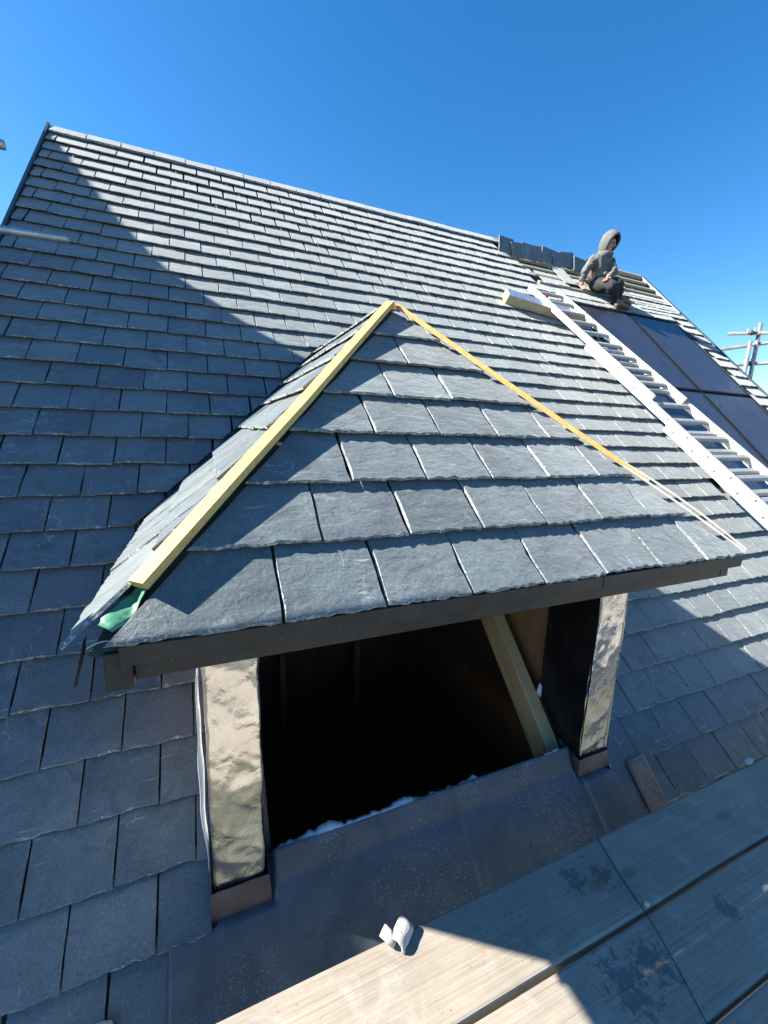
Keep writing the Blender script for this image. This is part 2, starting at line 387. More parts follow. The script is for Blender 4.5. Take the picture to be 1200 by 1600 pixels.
prism_x('attic_partition', [(-.15, -1.6), (2.75, -1.6), (2.75, 2.3), (1.2, .95), (.0, -.30)], 2.30, 2.35, M_ply, house)

for xx in (.35, 1.15): box('stud', (xx + .25, 2.5, -.3), (.06, .10, 2.6), M_ply, house, .003)
# unseen house added at the left, profile shaped to shade the lower left slates
nb = empty('shadow_house', (-5.5, 4, -6.2), 'unseen brick neighbouring house added beyond the left edge to cast shadow on the slates', 'house')
prism_x('wall', [(-1.0, -6.2), (7.0, -6.2), (7.0, 6.15), (6.2, 6.55), (4.67, 5.70), (4.0, 5.30), (3.70, 5.16), (3.46, 5.19), (3.22, 5.36), (2.55, 4.50), (1.90, 3.50), (1.3, 3.02), (.6, 2.48), (.32, 2.22), (-.3, 1.5), (-1.0, -.5)], -8.0, -3.2, M_brick, nb)

# ------------------------------------------------------------------ main slate roof
roof = empty('slate_roof', W(3.0, S_EAVE), 'large pitched roof covered in blue grey slates behind the dormer', 'roof')
def slab(name, x0, x1, s0, s1, o0, o1, mat, parent, xs=None):
    vs = []
    for o in (o0, o1):
        for x, s in ((x0, s0), (x1, s0), (x1, s1), (x0, s1)): vs.append(W(x, s, o))
    return put(name, mesh(name, vs, [(3,2,1,0),(4,5,6,7),(0,1,5,4),(1,2,6,5),(2,3,7,6),(3,0,4,7)], mat), parent)
D0, D1 = -.045, -.004
slab('roof_deck', XL, PXL0 + .02, S_EAVE, S_RIDGE, D0, D1, M_membrane, roof)
slab('roof_deck', PXR1 - .02, XR, S_EAVE, S_RIDGE, D0, D1, M_membrane, roof)
slab('roof_deck', PXL0 + .02, PXR1 - .02, S_EAVE, SILL_S, D0, D1, M_membrane, roof)
slab('roof_deck', PXL0 + .02, PXR1 - .02, 2.3, S_RIDGE, D0, D1, M_membrane, roof)
# rear slope
bk = [(XL, RY, RZ - .02), (XR, RY, RZ - .02), (XR, 2 * RY - EY, EZ - .02), (XL, 2 * RY - EY, EZ - .02)]
vs = [Vector(v) for v in bk] + [Vector(v) - Vector((0, 0, .06)) for v in bk]
put('rear_slope', mesh('rear_slope', vs, [(3,2,1,0),(4,5,6,7),(0,1,5,4),(1,2,6,5),(2,3,7,6),(3,0,4,7)], M_slate), roof)
# verges
slab('verge_trim', XL - .022, XL - .001, S_EAVE, S_RIDGE + .06, -.10, .044, M_vdark, roof)
slab('verge_trim', XR + .001, XR + .045, S_EAVE, S_RIDGE - .02, -.12, .040, M_vdark, roof)
slab('verge_strip', XR - .035, XR, 4.95, S_RIDGE - .05, .0, .042, M_vtrim, roof)

def open_zone(x, s):        # still without slates, upper right
    if s > 4.95 and x > 3.98 + (6.0 - s) * .42 and x < 7.3:
        return not (x > 6.2 and s < 5.30) and not (x > 5.4 and s < 5.05)
    return False
def panel_zone(x, s): return 4.60 < x < 6.90 and 1.22 < s + .1 < 4.66
main = []
row = 0
for i in range(-6, 30):
    s0 = .088 + GA * i
    if s0 > S_RIDGE - .06: break
    L = .245
    if s0 + L > S_RIDGE: L = S_RIDGE - s0
    off = -.476 + (.12 if i % 2 else 0)
    x = XL + ((off - XL) % SW) - SW
    while x < XR:
        x0 = max(XL + .002, x + .003); x1 = min(XR - .002, x + SW - .003); xc = (x0 + x1) / 2; w = x1 - x0
        x += SW
        if w < .03: continue
        if open_zone(xc, s0 + .1) or (panel_zone(xc, s0) ): continue
        poly = [(x0 - xc, 0), (x1 - xc, 0), (x1 - xc, L), (x0 - xc, L)]
        polys = [poly]
        if s0 < VS1 + .02 and s0 + L > VS0 - .02 and s0 + .2 > VS0:      # beside the valleys
            kl = (DXC - DXL) / (VS1 - VS0); kr = (DXC - DXR) / (VS1 - VS0)
            # left of x = DXL-.05 + kl*(s-VS0)
            pl = clip_poly(poly, 1, -kl, DXL - .055 + kl * (s0 - VS0) - xc)
            pr = clip_poly(poly, -1, kr, -(DXR + .055 + kr * (s0 - VS0) - xc))
            polys = [p for p in (pl, pr) if len(p) > 2 and area(p) > .0006]
            if len(polys) == 2 and area(polys[0]) + area(polys[1]) > area(poly) * 1.2: polys = [poly]
        elif -.45 < s0 <= VS0 + .1:
            pl = clip_poly(poly, 1, 0, PXL0 - .012 - xc); pr = clip_poly(poly, -1, 0, -(PXR1 + .012 - xc))
            polys = [p for p in (pl, pr) if len(p) > 2 and area(p) > .0006]
        elif s0 <= -.45 and -.15 < x0 and x1 < 1.98: continue
        for p in polys:
            full = len(polys) == 1 and p is poly and abs(w - (SW - .006)) < 1e-4 and abs(L - .245) < 1e-6
            main.append((xc, s0, p, L, full))
# taller uncovered slates above the solar panels
x = 4.44
while x < 6.85:
    main.append((x + .124, 4.63, rect(.246, .44), .44, False)); x += .25
x = 4.40 
for k in (0, 1, 3): main.append((4.58 + .25 * k, 5.0 + .02 * k, rect(.244, .40), .40, False))
for k in range(4): main.append((6.42 + .25 * k, 4.86 + .01 * k, rect(.244, .42), .42, False))
def vis_area(xc, s0, poly, L):
    pts = [proj(W(xc + px, s0 + min(py, .21))) for px, py in poly]
    if any(p is None for p in pts): return 0
    cx = sum(p[0] for p in pts) / len(pts); cy = sum(p[1] for p in pts) / len(pts)
    if not (-60 < cx < 1240 and -20 < cy < 1640): return 0
    cl = pts
    for a, b, c in ((1, 0, 1200), (-1, 0, 0), (0, 1, 1600), (0, -1, 0)):
        cl = clip_poly(cl, a, b, c)
        if len(cl) < 3: return 0
    if cx > 348 and cy > 1600 - .4905 * (cx - 348): return 0          # behind the scaffold boards
    # hidden by the dormer roof
    tri = [(607, 478), (140, 1000), (1150, 870)]
    def side(a, b): return (b[0]-a[0])*(cy-a[1]) - (b[1]-a[1])*(cx-a[0])
    sg = [side(tri[k], tri[(k+1) % 3]) for k in range(3)]
    if all(v > 0 for v in sg) or all(v < 0 for v in sg): return 0
    return area(cl)
main.sort(key=lambda m: -vis_area(*m[:4]))
rj = random.Random(8)
JV, JF, JM = [], [], []
for idx, (xc, s0, poly, L, full) in enumerate(main):
    lift = rj.uniform(-.002, .003); rz = rj.uniform(-.006, .006); rx = rj.uniform(-.006, .006)
    if idx < 300 and vis_area(xc, s0, poly, L) > 0:
        me = variant('main', SW - .006, .245, 14, side=.4) if full else slate_me('slate', slate_geo(poly, L, rs, side=.4))
        M = frame(XA, SA, NA, W(xc, s0 + rj.uniform(-.004, .004), lift)) @ Matrix.Rotation(rz, 4, 'Z') @ Matrix.Rotation(rx, 4, 'Y')
        put('slate', me, roof, M)
    else:
        g = slate_geo(poly, L, rs, nb=7, zb=.036, side=.12, gap=.0055, jag=1.2)
        if not g: continue
        M = frame(XA, SA, NA, W(xc, s0 + rj.uniform(-.004, .004), lift)) @ Matrix.Rotation(rz, 4, 'Z') @ Matrix.Rotation(rx, 4, 'Y')
        b = len(JV); JV += [M @ Vector(v) for v in g[0]]; JF += [tuple(k + b for k in f) for f in g[1]]; JM += g[2]
o = put('far_slates', mesh('far_slates', JV, JF, [M_slate, M_slate_edge], JM), roof); o['kind'] = 'stuff'
# cut slate ridge pieces
x = XL + .01
while x < 3.95:
    geo = slate_geo(rect(.30, .15), .15, rs, zb=.044, zt=.034, th=.020)
    put('ridge_slate', slate_me('ridge_slate', geo), roof, frame(XA, SA, NA, W(x + .15, S_RIDGE - .115, rs.uniform(-.003, .003))) @ Matrix.Rotation(rs.uniform(-.012, .012), 4, 'Z'))
    x += .305
# battens of the unfinished part
for k in range(6):
    s = 5.03 + GA * k
    x0 = 3.96 + (6.0 - s) * .42
    beam('batten', W(max(x0, 4.15), s, .014), W(7.29, s, .014), .05, .034, M_batten, roof, NA)
beam('ridge_batten', W(4.05, S_RIDGE - .02, .02), W(7.30, S_RIDGE - .02, .02), .06, .045, M_batten, roof, NA)
for xx in (4.9, 5.5, 6.1, 6.7): beam('counter_batten', W(xx, 4.9, -.001), W(xx, 6.02, -.001), .045, .008, M_batten, roof, NA)

# ------------------------------------------------------------------ dormer
dormer = empty('dormer', (DXC, .3, -.2), 'hip roofed slate dormer with open dark window gap and foil wrapped posts', 'dormer')
AP = Vector((DXC, DYA, DZA))
RB = Vector((DXC, DZA / math.tan(TH), DZA))
CLf, CRf = Vector((DXL, DYE, DZE)), Vector((DXR, DYE, DZE))
CLb, CRb = Vector((DXL, DZE / math.tan(TH), DZE)), Vector((DXR, DZE / math.tan(TH), DZE))
def plate(name, pts, nrm, mat, parent, t=.02):
    pts = [Vector(p) for p in pts]; n = len(pts); nrm = Vector(nrm).normalized()
    vs = [p - nrm * .004 for p in pts] + [p - nrm * (t + .004) for p in pts]
    fs = [tuple(range(n)), tuple(range(n, 2 * n))[::-1]] + [(i + n, (i + 1) % n + n, (i + 1) % n, i) for i in range(n)]
    me = mesh(name, vs, fs, mat); bm = bmesh.new(); bm.from_mesh(me); bmesh.ops.recalc_face_normals(bm, faces=bm.faces); bm.to_mesh(me); bm.free()
    return put(name, me, parent)
SF = Vector((0, math.cos(FP), math.sin(FP))); NF = Vector((0, -math.sin(FP), math.cos(FP)))
SL = Vector((math.cos(SPL), 0, math.sin(SPL))); NL = Vector((-math.sin(SPL), 0, math.cos(SPL)))
SR = Vector((-math.cos(SPR), 0, math.sin(SPR))); NR = Vector((math.sin(SPR), 0, math.cos(SPR)))
front = plate('front_slope', [CLf, CRf, AP], NF, M_membrane, dormer)
left = plate('left_slope', [CLb, CLf, AP, RB], NL, M_membrane, dormer)
right = plate('right_slope', [CRf, CRb, RB, AP], NR, M_membrane, dormer)
rd = random.Random(21)
def lay(parent, org, U, Sx, Nx, rows, gauge, w, joff, clips, umin, umax, Ltot, zb=.036, s_start=-.004, jag=1.05, merge=True):
    for r in range(rows):
        s0 = s_start + gauge * r; L = min(gauge + .05, max(.06, Ltot - s0 + .015))
        u = umin + ((joff + (w / 2 if r % 2 else 0) - umin) % w) - w
        lo, hi = umin, umax
        for a, b, c in clips:
            e = (c - b * s0) / a
            if a < 0: lo = max(lo, e)
            else: hi = min(hi, e)
        spans = []
        while u < umax:
            if u + w > lo and u < hi: spans.append([u, u + w])
            u += w
        if merge and len(spans) > 1 and spans[0][1] - lo < .16: spans[1][0] = spans[0][0]; spans.pop(0)
        if merge and len(spans) > 1 and hi - spans[-1][0] < .16: spans[-2][1] = spans[-1][1]; spans.pop()
        for ua, ub in spans:
            uc = (ua + ub) / 2; poly = rect(ub - ua - .006, L)
            full = abs(ub - ua - w) < 1e-6
            for a, b, c in clips:          # a*u + b*s <= c in slope coordinates
                q = clip_poly(poly, a, b, c - a * uc - b * s0)
                if len(q) != len(poly) or any(abs(p1[0]-p2[0]) > 1e-6 for p1, p2 in zip(q, poly)): full = False
                poly = q
                if len(poly) < 3: break
            if len(poly) < 3 or area(poly) < .0015: continue
            if full and abs(L - gauge - .05) < 1e-6: me = variant(('d', round(w, 3), round(L, 3)), w - .006, L, 12, zb=zb, th=.009, jag=jag, nb=15, zt=.010)
            else:
                g = slate_geo(poly, L, rs, zb=zb, th=.009, jag=jag, nb=15, zt=.010)
                if not g: continue
                me = slate_me('slate', g)
            M = frame(U, Sx, Nx, org + U * uc + Sx * (s0 + rd.uniform(-.004, .004)) + Nx * rd.uniform(-.002, .003)) @ Matrix.Rotation(rd.uniform(-.006, .006), 4, 'Z') @ Matrix.Rotation(rd.uniform(-.008, .008), 4, 'Y')
            put('slate', me, parent, M)
kL = (DXC - DXL) / FL; kR = (DXC - DXR) / FL
# front: u = world x
lay(front, Vector((0, DYE, DZE)), XA, SF, NF, 8, .2165, .272, .149, [(-1, kL, -(DXL + .034)), (1, -kR, DXR - .012)], DXL - .3, DXR + .3, FL)
# left: u = -y ; hip at y = DYE + kh*s ; valley at y = yv0 + kv*s
kh = (DYA - DYE) / SLL; yv0 = DZE / math.tan(TH); kv = (DZA - DZE) / math.tan(TH) / SLL
lay(left, Vector((DXL, 0, DZE)) + NL * .014, Vector((0, -1, 0)), SL, NL, 8, .2165, .262, .02, [(1, kh, -DYE + .005), (-1, -kv, yv0 - .025)], -2.4, 1.0, SLL, zb=.036, s_start=-.012)
khr = (DYA - DYE) / SLR; kvr = (DZA - DZE) / math.tan(TH) / SLR
lay(right, Vector((DXR, 0, DZE)), Vector((0, 1, 0)), SR, NR, 8, .2165, .262, .02, [(-1, khr, -DYE - .02), (1, -kvr, yv0 - .025)], -1.0, 2.4, SLR, s_start=-.03)

# hip battens and ridge batten
def strip(name, pts, w, t, side, up, mat, parent):
    """thin bent batten along pts; side and up give its cross section"""
    vs, fs = [], []
    n = len(pts)
    for i, p in enumerate(pts):
        p = Vector(p); sd = Vector(side[i] if isinstance(side, list) else side).normalized(); u = Vector(up[i] if isinstance(up, list) else up).normalized()
        ww = w[i] if isinstance(w, list) else w; tt = t[i] if isinstance(t, list) else t
        vs += [p - sd * ww / 2, p + sd * ww / 2, p + sd * ww / 2 + u * tt, p - sd * ww / 2 + u * tt]
    for i in range(n - 1):
        a, b = 4 * i, 4 * i + 4
        for j in range(4):
            k = (j + 1) % 4; fs.append((a + j, a + k, b + k, b + j))
    fs += [(3, 2, 1, 0), (4*n-4, 4*n-3, 4*n-2, 4*n-1)]
    me = mesh(name, vs, fs, mat); bm = bmesh.new(); bm.from_mesh(me); bmesh.ops.recalc_face_normals(bm, faces=bm.faces); bm.to_mesh(me); bm.free()
    return put(name, me, parent)
upL = (NF + NL).normalized(); upR = (NF + NR).normalized()
hdL = (AP - CLf).normalized(); hdR = (AP - CRf).normalized()
sdL = hdL.cross(upL).normalized(); sdR = hdR.cross(upR).normalized()
lp = [CLf + (AP - CLf) * t + upL * (.026 + .003 * math.sin(t * 9)) + sdL * .021 for t in (.08, .3, .5, .7, .9, .995)]
strip('hip_batten', lp, .046, .022, sdL, upL, M_yellow, dormer)
rp = [CRf + (AP - CRf) * t + upR * (.031 + .002 * math.sin(t * 8)) for t in (.24, .34, .5, .65, .8, .985)]
strip('hip_batten', rp, [.016, .030, .042, .046, .046, .046], [.016, .02, .022, .022, .022, .022], sdR, upR, M_yellow, dormer)
for q, (o1, am) in enumerate(((.030, .006), (.040, .016))):
    rp = [CRf + (AP - CRf) * t + upR * (o1 + am * math.sin(t * 9)) + sdR * (.012 * q - .006) for t in (.0, .06, .12, .18, .24, .30, .36)]
    strip('hip_strip', rp, .013, .008, sdR, upR, M_strip, dormer)
beam('ridge_batten', AP + Vector((-.02, .012, .022)), AP + Vector((.045, .012, .022)), .045, .03, M_yellow, dormer)
beam('ridge_board', AP + Vector((0, .04, -.01)), RB + Vector((0, -.02, -.01)), .03, .03, M_leadblack, dormer)
for hp in (.15, .35, .62): pass
# dark valley liners and edges
def liner(name, x0, x1, sgn):
    a, b = W(x0 - sgn * .028, VS0 - .02, .016), W(x1 - sgn * .028, VS1 - .0, .016)
    strip(name, [a, (a + b) / 2, b], .07, .006, XA, NA, M_leadblack, dormer)
    a2, b2 = W(x0 - sgn * .004, VS0 - .04, .02), W(x1 - sgn * .002, VS1 + .02, .02)
    strip('valley_upstand', [a2, (a2 + b2) / 2, b2], .008, .050, XA, NA, M_black, dormer)
liner('valley_liner', DXL, DXC, 1); liner('valley_liner', DXR, DXC, -1)
# fascia: upper strip, recessed lower strip, soffit, corner block
ZF = DZE + .004
segs = [(DXL + .055, 1.232), (1.236, DXR + .005)]
for a, b in segs: box('upper_fascia', ((a + b) / 2, DYE - .004, ZF - .0165), (b - a, .026, .047), M_fascia, dormer, .002)
for a, b in [(DXL + .078, 1.955), (1.959, 2.01)]: box('lower_fascia', ((a + b) / 2, DYE + .020, ZF - .063), (b - a, .022, .048), M_fascia, dormer, .002)
box('corner_block', (DXL + .050, DYE + .022, ZF - .056), (.052, .050, .088), M_fascia, dormer, .002)
box('side_fascia', (DXL + .03, .27, ZF - .05), (.022, 1.42, .08), M_fascia, dormer, .002)
box('side_fascia', (DXR - .03, .27, ZF - .05), (.022, 1.42, .08), M_fascia, dormer, .002)
box('soffit', (DXC + .01, .25, ZF - .092), (DXR - DXL - .06, 1.36, .012), M_fascia, dormer, .001)
# scraps at the open corner: green underlay, lead flap
def rag(name, fn, nu, nv, mat, parent, thick=.002):
    vs, fs = [], []
    for i in range(nu + 1):
        for j in range(nv + 1): vs.append(fn(i / nu, j / nv))
    for i in range(nu):
        for j in range(nv): a = i * (nv + 1) + j; fs.append((a, a + nv + 1, a + nv + 2, a + 1))
    me = mesh(name, vs, fs, mat, smooth=True); o = put(name, me, parent)
    if thick:
        md = o.modifiers.new('thickness', 'SOLIDIFY'); md.thickness = thick; md.offset = 0
    return o
rag('underlay_flap', lambda a, b: CLf + hdL * (.05 + .13 * a) + sdL * (-.018 + .05 * b) + upL * (.014 + .012 * math.sin(3 * b + 5 * a) + .01 * noise.noise((a * 4, b * 4, 0))), 8, 6, M_green, dormer)
rag('lead_flap', lambda a, b: Vector((DXL - .012 - .02 * b, DYE + .0 + .05 * a, DZE + .004 - .075 * b + .012 * a)) + Vector((.004 * math.sin(6 * a), 0, 0)), 4, 5, M_leadblack, dormer)
rag('pale_membrane_flap', lambda a, b: CLf + Vector((-.01 + .07 * a, .012 + .012 * b, .004 + .013 * math.sin(3.1 * a) - .006 * b)), 8, 2, M_white, dormer)
# cheeks and head behind the posts
def cheek(x0, x1, mat):
    y1 = (ZF - .1) / math.tan(TH)
    return prism_x('cheek', [(WY + .18, (WY + .18) * math.tan(TH) - .1), (y1 + .1, y1 * math.tan(TH) - .02), (y1 + .1, ZF - .1), (WY + .18, ZF - .1)], x0, x1, mat, dormer)
cheek(PXL0 + .03, PXL1 - .04, M_ply); cheek(PXR0 + .05, PXR1 - .03, M_ply)
box('head_beam', (DXC, WY + .08, ZF - .14), (PXR1 - PXL0 - .02, .10, .085), M_ply, dormer)
# posts: foil wrapped, crumpled skin
def post(x0, x1, depth, inner_mat, flip, lab):
    def disp(p, k): 
        v = Vector(p)
        return .010 * noise.noise(v * 5.0 + Vector((k, 0, 0))) - .007 * abs(noise.noise(v * 8 + Vector((0, k, 0)))) - .008 * abs(noise.noise(Vector((v.x * 6 + v.z * 7, v.z * 4 - v.x * 5, k)))) + .001 * noise.noise(v * 30)
    zb, zt = WY * math.tan(TH) + .045, ZF - .098
    pe = box('post', ((x0 + x1) / 2, WY + depth / 2 + .008, (zb + zt) / 2 - .03), (x1 - x0 - .016, depth - .01, zt - zb + .06), M_ply, dormer, .004)
    def ff(a, b):
        x = x0 + (x1 - x0) * a; z = zb + (zt - zb) * b; e = min(a, 1 - a)
        return Vector((x + .004 * noise.noise((z * 7, 3 if a < .5 else 9, 0)), WY - .002 - disp((x, 0, z), x0) + (.006 if e < .01 else 0), z))
    rag('foil_face', ff, 26, 130, M_foil, pe, 0)
    xs = x1 if flip else x0
    def fi(a, b):     # inner side of the opening
        xi = x0 if flip else x1
        y = WY + depth * a; zlow = max(zb, y * math.tan(TH) - .03); z = zlow + (zt - zlow) * b
        return Vector((xi + (-1 if flip else 1) * (.001 + .5 * disp((0, y, z), 7)), y, z))
    def fo(a, b):
        xi = x1 if flip else x0
        y = WY + depth * a; zlow = max(zb, y * math.tan(TH) - .03); z = zlow + (zt - zlow) * b
        return Vector((xi + (1 if flip else -1) * (.001 + .5 * disp((0, y, z), 5)), y, z))
    rag('inner_face', fi, 10, 50, inner_mat, pe, 0); rag('outer_face', fo, 10, 50, M_foil, pe, 0)
    return pe
pl = post(PXL0, PXL1, .20, M_leadblack, False, 'left'); pr = post(PXR0, PXR1, .30, M_leadblack, True, 'right')
# lead feet
def foot(x0, x1, parent, h, fl, openbox):
    y0, y1 = WY - .012, WY + .12
    zr = lambda y: y * math.tan(TH)
    zt = WY + h
    vs = [(x0 - .012, y0, zt), (x1 + .012, y0, zt), (x1 + .012 + fl, y0 - .008, zr(y0) - .0), (x0 - .012 - fl, y0 - .008, zr(y0) - .0),
          (x0 - .012, y1, zt + .02), (x1 + .012, y1, zt + .02), (x1 + .012 + fl, y1, zr(y1) - .01), (x0 - .012 - fl, y1, zr(y1) - .01)]
    fs = [(0, 3, 2, 1), (1, 2, 6, 5), (0, 4, 7, 3)]
    me = mesh('lead_foot', vs, fs, M_leadbrown); bm = bmesh.new(); bm.from_mesh(me); bmesh.ops.subdivide_edges(bm, edges=bm.edges[:], cuts=5, use_grid_fill=True)
    for v in bm.verts: v.co += Vector((noise.noise(v.co * 14), noise.noise(v.co * 14 + Vector((9, 0, 0))), noise.noise(v.co * 11))) * .004
    bm.to_mesh(me); bm.free()
    o = put('lead_foot', me, parent); md = o.modifiers.new('thickness', 'SOLIDIFY'); md.thickness = .003; return o
foot(PXL0, PXL1, pl, .115, .006, False); foot(PXR0, PXR1, pr, .10, .004, True)
# white membrane slipping out at the sides of the posts
rag('membrane_edge', lambda a, b: Vector((PXL0 - .012 - .012 * math.sin(math.pi * b) * (1 - a) + .006 * noise.noise((b * 5, a, 0)), WY + .002 + .03 * a, WY + .20 + .74 * b)), 3, 24, M_white, pl)
rag('membrane_scrap', lambda a, b: Vector((PXR0 - .004 - .02 * a * (1 - b), WY + .28 + .02 * a, .045 + .07 * b + .01 * a)), 4, 5, M_white, pr)
rag('membrane_scrap', lambda a, b: Vector((PXR1 + .004 + .022 * a * (1 - b), WY + .01 + .01 * a, -.085 + .06 * b)), 4, 5, M_white, pr)
# lead apron: runs down the roof from the sill
def apron(a, b):
    x = -.19 + (2.03 + .19) * a; s = SILL_S + .005 - b * .86
    o = .036 + (.035 * max(0, 1 - (SILL_S - s) / .095) if s > SILL_S - .095 else 0) + .007 * noise.noise((x * 3, s * 3, 0)) - .004 * abs(noise.noise((x * 9, s * 7, 2)))
    if (x < PXL1 + .03 or x > PXR0 - .03) and s > -.31: o = -.03 if (x < PXL0 + .0 or x > PXR1 - .0) else min(o, .012)
    for xr in (.915, 1.61): o += .010 * math.exp(-((x - xr) / .012) ** 2)
    return W(x, s, o)
rag('lead_apron', apron, 200, 60, M_lead, dormer)
# brown lead soaker beside the right post
rag('lead_soaker', lambda a, b: W(1.91 + .135 * a, -.30 - .32 * b, .0465 + .002 * math.sin(5 * a + 4 * b)), 8, 10, M_leadbrown, dormer)
# white torn membrane along the sill
def torn(a, b):
    x = .16 + 1.36 * a
    hgt = max(0.001, .060 * noise.noise((x * 3.3, 3.45, .55)) + .014 * noise.noise((x * 23, 1.4, .4)) + .010 * noise.noise((x * 61, 2.4, .4)) - .004)
    return W(x, SILL_S + .002 + hgt * b, .072 - .012 * b)
rag('torn_membrane', torn, 220, 2, M_white, dormer)
# trimmer rafters at both sides of the opening
beam('rafter', W(1.555, -.25, -.075), W(1.555, 1.9, -.075), .075, .14, M_rafter, dormer, NA)
beam('rafter', W(.125, -.20, -.085), W(.125, 1.9, -.085), .05, .14, M_ply, dormer, NA)
for xx in (.45, .885, 1.32): beam('ceiling_joist', (xx, WY + .14, ZF - .14), (xx, .72, ZF - .14), .045, .08, M_ply, dormer)

# ------------------------------------------------------------------ solar panels
pan_lab = {(0, 0): 'upper black solar panel beside the ladder, nearest the seated roofer', (1, 0): 'upper black solar panel nearest the right roof edge',
           (0, 1): 'lower black solar panel partly hidden behind the ladder', (1, 1): 'lower black solar panel at the right edge of the picture'}
for r, (sb, stp) in enumerate(((2.905, 4.56), (1.24, 2.885))):
    for c, (xa, xb) in enumerate(((4.645, 5.758), (5.778, 6.86))):
        e = empty('solar_panel', W((xa + xb) / 2, sb, .0), pan_lab[(c, r)], 'solar panel', 'solar panels set into the roof')
        xm, sm = (xa + xb) / 2, (sb + stp) / 2; ax = (XA, SA, NA)
        box('glass', W(xm, sm, .030), (xb - xa - .03, stp - sb - .03, .012), M_panel, e, .001, ax)
        for (dx, ds, sx, sy) in ((0, (stp - sb) / 2 - .0075, xb - xa, .015), (0, -(stp - sb) / 2 + .0075, xb - xa, .015), (-(xb - xa) / 2 + .0075, 0, .015, stp - sb - .031), ((xb - xa) / 2 - .0075, 0, .015, stp - sb - .031)):
            box('frame_rail', W(xm + dx, sm + ds, .022), (sx, sy, .044), M_pframe, e, .002, ax)
for m_ in (M_black, M_pframe):
    b_ = m_.node_tree.nodes['Principled BSDF']; b_.inputs['Roughness'].default_value = .95; b_.inputs['Specular IOR Level'].default_value = .08
fl = empty('panel_flashing', W(5.75, 1.2, 0), 'thin metal flashing strips around the solar panels', 'flashing')
box('strip', W(6.89, 2.9, .032), (.022, 3.4, .006), M_vtrim, fl, .001, (XA, SA, NA)); box('strip', W(4.615, 2.9, .032), (.024, 3.4, .006), M_vtrim, fl, .001, (XA, SA, NA))
box('strip', W(5.75, 4.595, .034), (2.3, .03, .006), M_pframe, fl, .001, (XA, SA, NA))

box('cover_strip', W(5.768, 2.9, .040), (.034, 3.33, .012), M_black, fl, .001, (XA, SA, NA)); box('cover_strip', W(5.75, 2.895, .042), (2.2, .03, .012), M_black, fl, .001, (XA, SA, NA))

# ------------------------------------------------------------------ ladder
LT = W(4.19, 4.66, .085); LB = W(4.2175, 1.0, .475); LD = (LB - LT).normalized()
tfoot = -(LT.z - .07) / LD.z
lad = empty('extension_ladder', LT + LD * tfoot, 'long aluminium extension ladder lying up the slates beside the solar panels', 'ladder')
nn_ = (NA - LD * NA.dot(LD)).normalized(); sd_ = nn_.cross(LD).normalized()
if sd_.x < 0: sd_ = -sd_
def section(l0, l1, w, dz, ph):
    for sg in (-1, 1):
        c0, c1 = LT + LD * l0 + sd_ * sg * (w / 2 - .014) + nn_ * dz, LT + LD * l1 + sd_ * sg * (w / 2 - .014) + nn_ * dz
        st = put('stile', bm_mesh('stile', box_bm(l1 - l0, .028, .072, .004, 2), M_alu), lad, frame(LD, (nn_.cross(LD)), nn_, (c0 + c1) / 2))
        l = l0 + ph
        while l < l1 - .05:       # rung ends show as dark dots on the outer face
            cc = LT + LD * l + sd_ * sg * (w / 2 + .0005) + nn_ * (dz + .008)
            put('rung_end', bm_mesh('rung_end', box_bm(.018, .003, .018, .001), M_coup), st, frame(LD, nn_.cross(LD), nn_, cc)); 
            cc2 = LT + LD * l + sd_ * sg * (w / 2 - .014) + nn_ * (dz + .0365)
            put('rivet', bm_mesh('rivet', box_bm(.014, .010, .003, .001), M_coup), st, frame(LD, nn_.cross(LD), nn_, cc2)); l += .25
    l = l0 + ph
    while l < l1 - .05:
        c = LT + LD * l + nn_ * dz
        vs, fs = [], []; hw = w / 2 - .026
        prof = [(-.026, -.016), (.026, -.016), (.032, .004), (.018, .018), (-.018, .018), (-.032, .004)]
        for sx in (-hw, hw):
            for a, b in prof: vs.append(c + sd_ * sx + LD * a + nn_ * b)
        n = len(prof); fs = [(i, (i + 1) % n, (i + 1) % n + n, i + n) for i in range(n)]
        me = mesh('rung', vs, fs, M_rung); bm = bmesh.new(); bm.from_mesh(me); bmesh.ops.recalc_face_normals(bm, faces=bm.faces); bm.to_mesh(me); bm.free()
        put('rung', me, lad); l += .25
section(0, 2.42, .50, .0, .14); section(1.40, 4.6, .60, -.030, .06); section(2.76, tfoot, .70, -.062, .09)
box('hook', LT + LD * .30 + sd_ * -.17 + nn_ * .02, (.05, .03, .03), M_red, lad, .006)

# foam block under the ladder head
fb = empty('insulation_block', W(3.9, 4.15, .03), 'yellow foam insulation block with silver facing wedged under the ladder', 'insulation')
fd = Vector((.975, -.222)); 
FX = (XA * .977 - SA * .213).normalized(); FY = NA.cross(FX).normalized()
fc = W(3.375, 4.225, .03) + FX * .56 + FY * .075
box('foam_core', fc + NA * .052, (1.12, .15, .102), M_foam, fb, .003, (FX, FY, NA))
box('silver_face', fc + NA * .106, (1.10, .152, .004), M_silver, fb, .001, (FX, FY, NA))
box('tan_face', fc + NA * .052 - FY * .0775, (1.115, .004, .100), M_foamskin, fb, .001, (FX, FY, NA))

